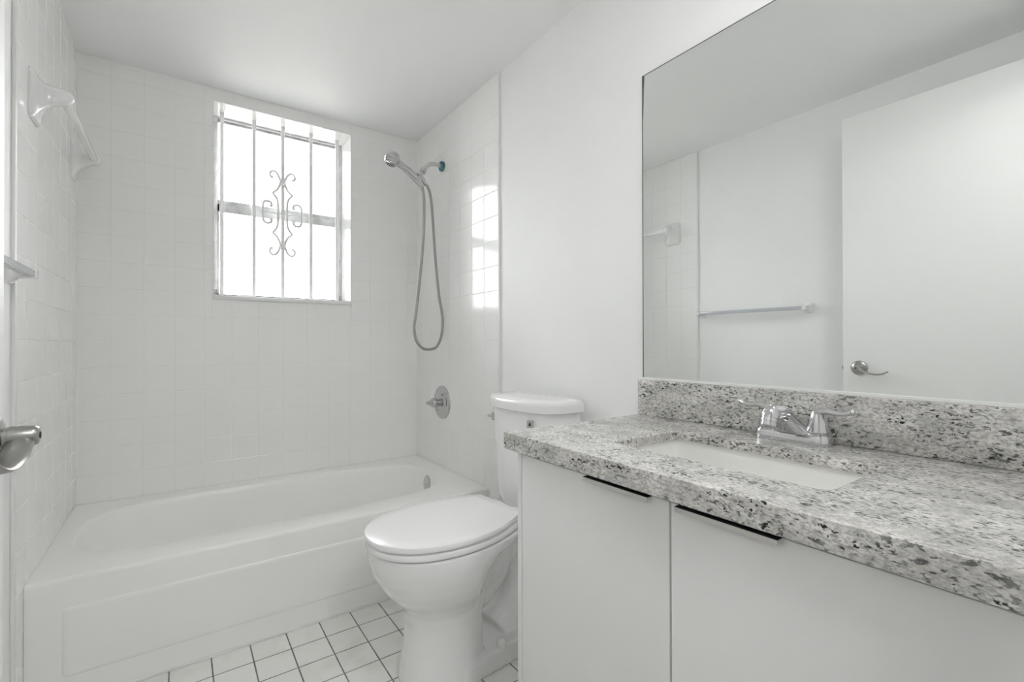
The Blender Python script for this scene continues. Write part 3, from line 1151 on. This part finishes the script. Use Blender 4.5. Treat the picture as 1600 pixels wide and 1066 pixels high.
VY, VZ = -0.338, 0.7175
sv = thing('shower_valve', 'round chrome shower valve with a pointed knob on the right tile wall', 'shower valve', (W, VY, VZ))
bm = B()
lathe(bm, [(0, 0.091), (0.006, 0.090), (0.012, 0.084), (0.014, 0.074), (0.013, 0.066), (0.018, 0.058), (0.021, 0.030), (0.021, 0.0)], (0.001, 0, 0), (-1, 0, 0), 48)
obj('escutcheon', bm, M_CHROME, sv, smooth=35)
bm = B()
lathe(bm, [(0.015, 0.020), (0.026, 0.020), (0.027, 0.016), (0.034, 0.017), (0.038, 0.0235), (0.050, 0.0265), (0.062, 0.0245), (0.070, 0.0185), (0.079, 0.0125), (0.088, 0.0095), (0.094, 0.007), (0.096, 0.0)], (0, 0, 0), (-1, 0, 0.02), 28)
obj('knob', bm, M_CHROME, sv, smooth=40)
for a in (-0.045, 0.045):
    bm = B()
    lathe(bm, [(0.012, 0.006), (0.022, 0.006), (0.0235, 0.004), (0.0235, 0.0)], (0, -a * 0.6, a), (-1, 0, 0), 12)
    obj('screw', bm, M_CHROME, sv)

# ================================================================== TOWEL BARS ON THE LEFT WALL
tb = thing('towel_bar', 'glossy white ceramic towel bar high on the left tile wall', 'towel bar', (0, -0.40, 1.79))
O = (0, -0.40, 1.79)
for y, s in ((-0.712, -0.018), (-0.088, -0.004)):
    bm = B()
    rings = []
    # flared plate on the tile, drawn out into a horn that receives the bar
    for x, hy, hz_, dz, r in ((0.0, 0.056, 0.073, -0.008, 0.020), (0.005, 0.056, 0.073, -0.008, 0.020), (0.011, 0.050, 0.066, -0.007, 0.022), (0.017, 0.036, 0.050, -0.003, 0.022), (0.028, 0.025, 0.035, 0.002, 0.018),
                              (0.045, 0.021, 0.027, 0.006, 0.0165), (0.066, 0.020, 0.023, 0.010, 0.0165), (0.080, 0.018, 0.019, 0.011, 0.0150), (0.087, 0.012, 0.013, 0.011, 0.010), (0.090, 0.004, 0.005, 0.011, 0.003)):
        rings.append([(x, y + a, 1.79 + dz + s + b) for a, b in rrect(-hy, hy, -hz_, hz_, min(r, hy * 0.95, hz_ * 0.95), 5)])
    loft(bm, rings)
    obj('bracket', rel(bm, O), M_CERAM, tb, smooth=60)
bm = B()
tube(bm, [(0.066, -0.712, 1.7825), (0.066, -0.088, 1.7965)], 0.0125, 18)
obj('rod', rel(bm, O), M_CERAM, tb, smooth=60)

tc2 = thing('towel_bar', 'slim pale square-section towel bar on the painted left wall, seen in the mirror', 'towel bar', (0, -1.23, 1.222))
O = (0, -1.23, 1.222)
for y in (-0.925, -1.535):
    bm = B()
    rings = []
    for x, hy, hz_ in ((-0.006, 0.022, 0.027), (0.000, 0.022, 0.027), (0.005, 0.018, 0.022), (0.014, 0.012, 0.014), (0.030, 0.011, 0.012), (0.047, 0.011, 0.012), (0.050, 0.009, 0.010)):
        rings.append([(x, y + a, 1.222 + b) for a, b in rrect(-hy, hy, -hz_, hz_, 0.004, 3)])
    loft(bm, rings)
    obj('bracket', rel(bm, O), M_CERAM, tc2)
bm = B()
box(bm, 0.028, 0.046, -1.535, -0.925, 1.213, 1.231, 0.002)
b_ = obj('rod', rel(bm, O), M_BAR, tc2)
b_['label'] = 'bluish translucent square rod'

# ================================================================== DOOR, OPEN ALONG THE LEFT WALL
DX, DY = 0.163, -1.752
door = bpy.data.objects.new('door_1', None)
COL.objects.link(door)
door.location = (DX - 0.0175, -2.585, 0)
struct(door)
door['label'] = 'white flush door standing open along the left wall'
O = (DX - 0.0175, -2.585, 0)
bm = B()
box(bm, DX - 0.035, DX, -2.585, DY, 0.010, 2.083, 0.0015)
obj('door_leaf', rel(bm, O), M_DOOR, door)
bm = B()
box(bm, DX - 0.029, DX - 0.006, DY - 0.001, DY + 0.0012, 0.894, 0.951, 0.0005)
box(bm, DX - 0.023, DX - 0.012, DY, DY + 0.009, 0.915, 0.930, 0.002)
obj('latch', rel(bm, O), M_NICKEL, door)
HY, HZ = -1.816, 0.924
bm = B()
lathe(bm, [(0, 0.033), (0.003, 0.033), (0.008, 0.030), (0.012, 0.020), (0.013, 0.0155), (0.014, 0.0125), (0.018, 0.0125), (0.0185, 0.0135), (0.040, 0.0125), (0.044, 0.0108), (0.0455, 0.008), (0.0455, 0.0)], (DX, HY, HZ), (1, 0, 0), 32)
# lever blade: broad in x, thin in z, sweeping to the hinge side and dipping
lp = spline([(DX + 0.029, HY + 0.002, HZ - 0.002), (DX + 0.029, HY - 0.016, HZ - 0.010), (DX + 0.028, HY - 0.040, HZ - 0.021), (DX + 0.027, HY - 0.066, HZ - 0.026), (DX + 0.026, HY - 0.092, HZ - 0.023), (DX + 0.025, HY - 0.112, HZ - 0.012)], 5)
Wv, Hv = lerp_list([0.012, 0.014, 0.0145, 0.0135, 0.012, 0.008], len(lp)), lerp_list([0.010, 0.007, 0.0045, 0.0040, 0.0036, 0.0024], len(lp))
rings = []
for i, p in enumerate(lp):
    t = (lp[min(i + 1, len(lp) - 1)] - lp[max(i - 1, 0)]).normalized()
    nn = Vector((1, 0, 0)).cross(t).normalized()
    rings.append([p + Vector((1, 0, 0)) * Wv[i] * math.cos(a) + nn * Hv[i] * math.sin(a) for a in [2 * PI * k / 18 for k in range(18)]])
loft(bm, rings)
dh = obj('door_handle', rel(bm, O), M_NICKEL, door, smooth=50)
bm = B()
lathe(bm, [(0, 0.0042), (0.002, 0.0042), (0.0022, 0.003), (0.0022, 0.0)], (DX + 0.0442, HY, HZ), (1, 0, 0), 12)
obj('lock_button', rel(bm, O), M_BLACK, dh)

# ================================================================== ADDED FILL LAMPS
M_FILL = emit_mat('room_fill_diffuser', (1.0, 1.0, 1.0), ROOM_FILL)
for nm, lab, lx, ly, mt in (('fill_ceiling_light', 'unseen round ceiling light added as fill over the doorway end of the bathroom', 0.93, -2.38, M_FILL),
                            ('fill_ceiling_light', 'unseen round ceiling light added as fill in the hallway outside the doorway', 0.75, -3.20, emit_mat('hall_fill_diffuser', (1.0, 1.0, 1.0), HALL_FILL))):
    hl = thing(nm, lab, 'fill lamp', (lx, ly, H))  # both lamps are added out of view to brighten the bathroom
    bm = B()
    lathe(bm, [(0, 0.15), (0.02, 0.15), (0.024, 0.145), (0.024, 0.0)], (0, 0, 0), (0, 0, -1), 32)
    obj('rim', bm, M_TRIM, hl)
    bm = B()
    lathe(bm, [(0.024, 0.138), (0.032, 0.130), (0.038, 0.10), (0.041, 0.04), (0.042, 0.0)], (0, 0, 0), (0, 0, -1), 32)
    obj('diffuser', bm, mt, hl)
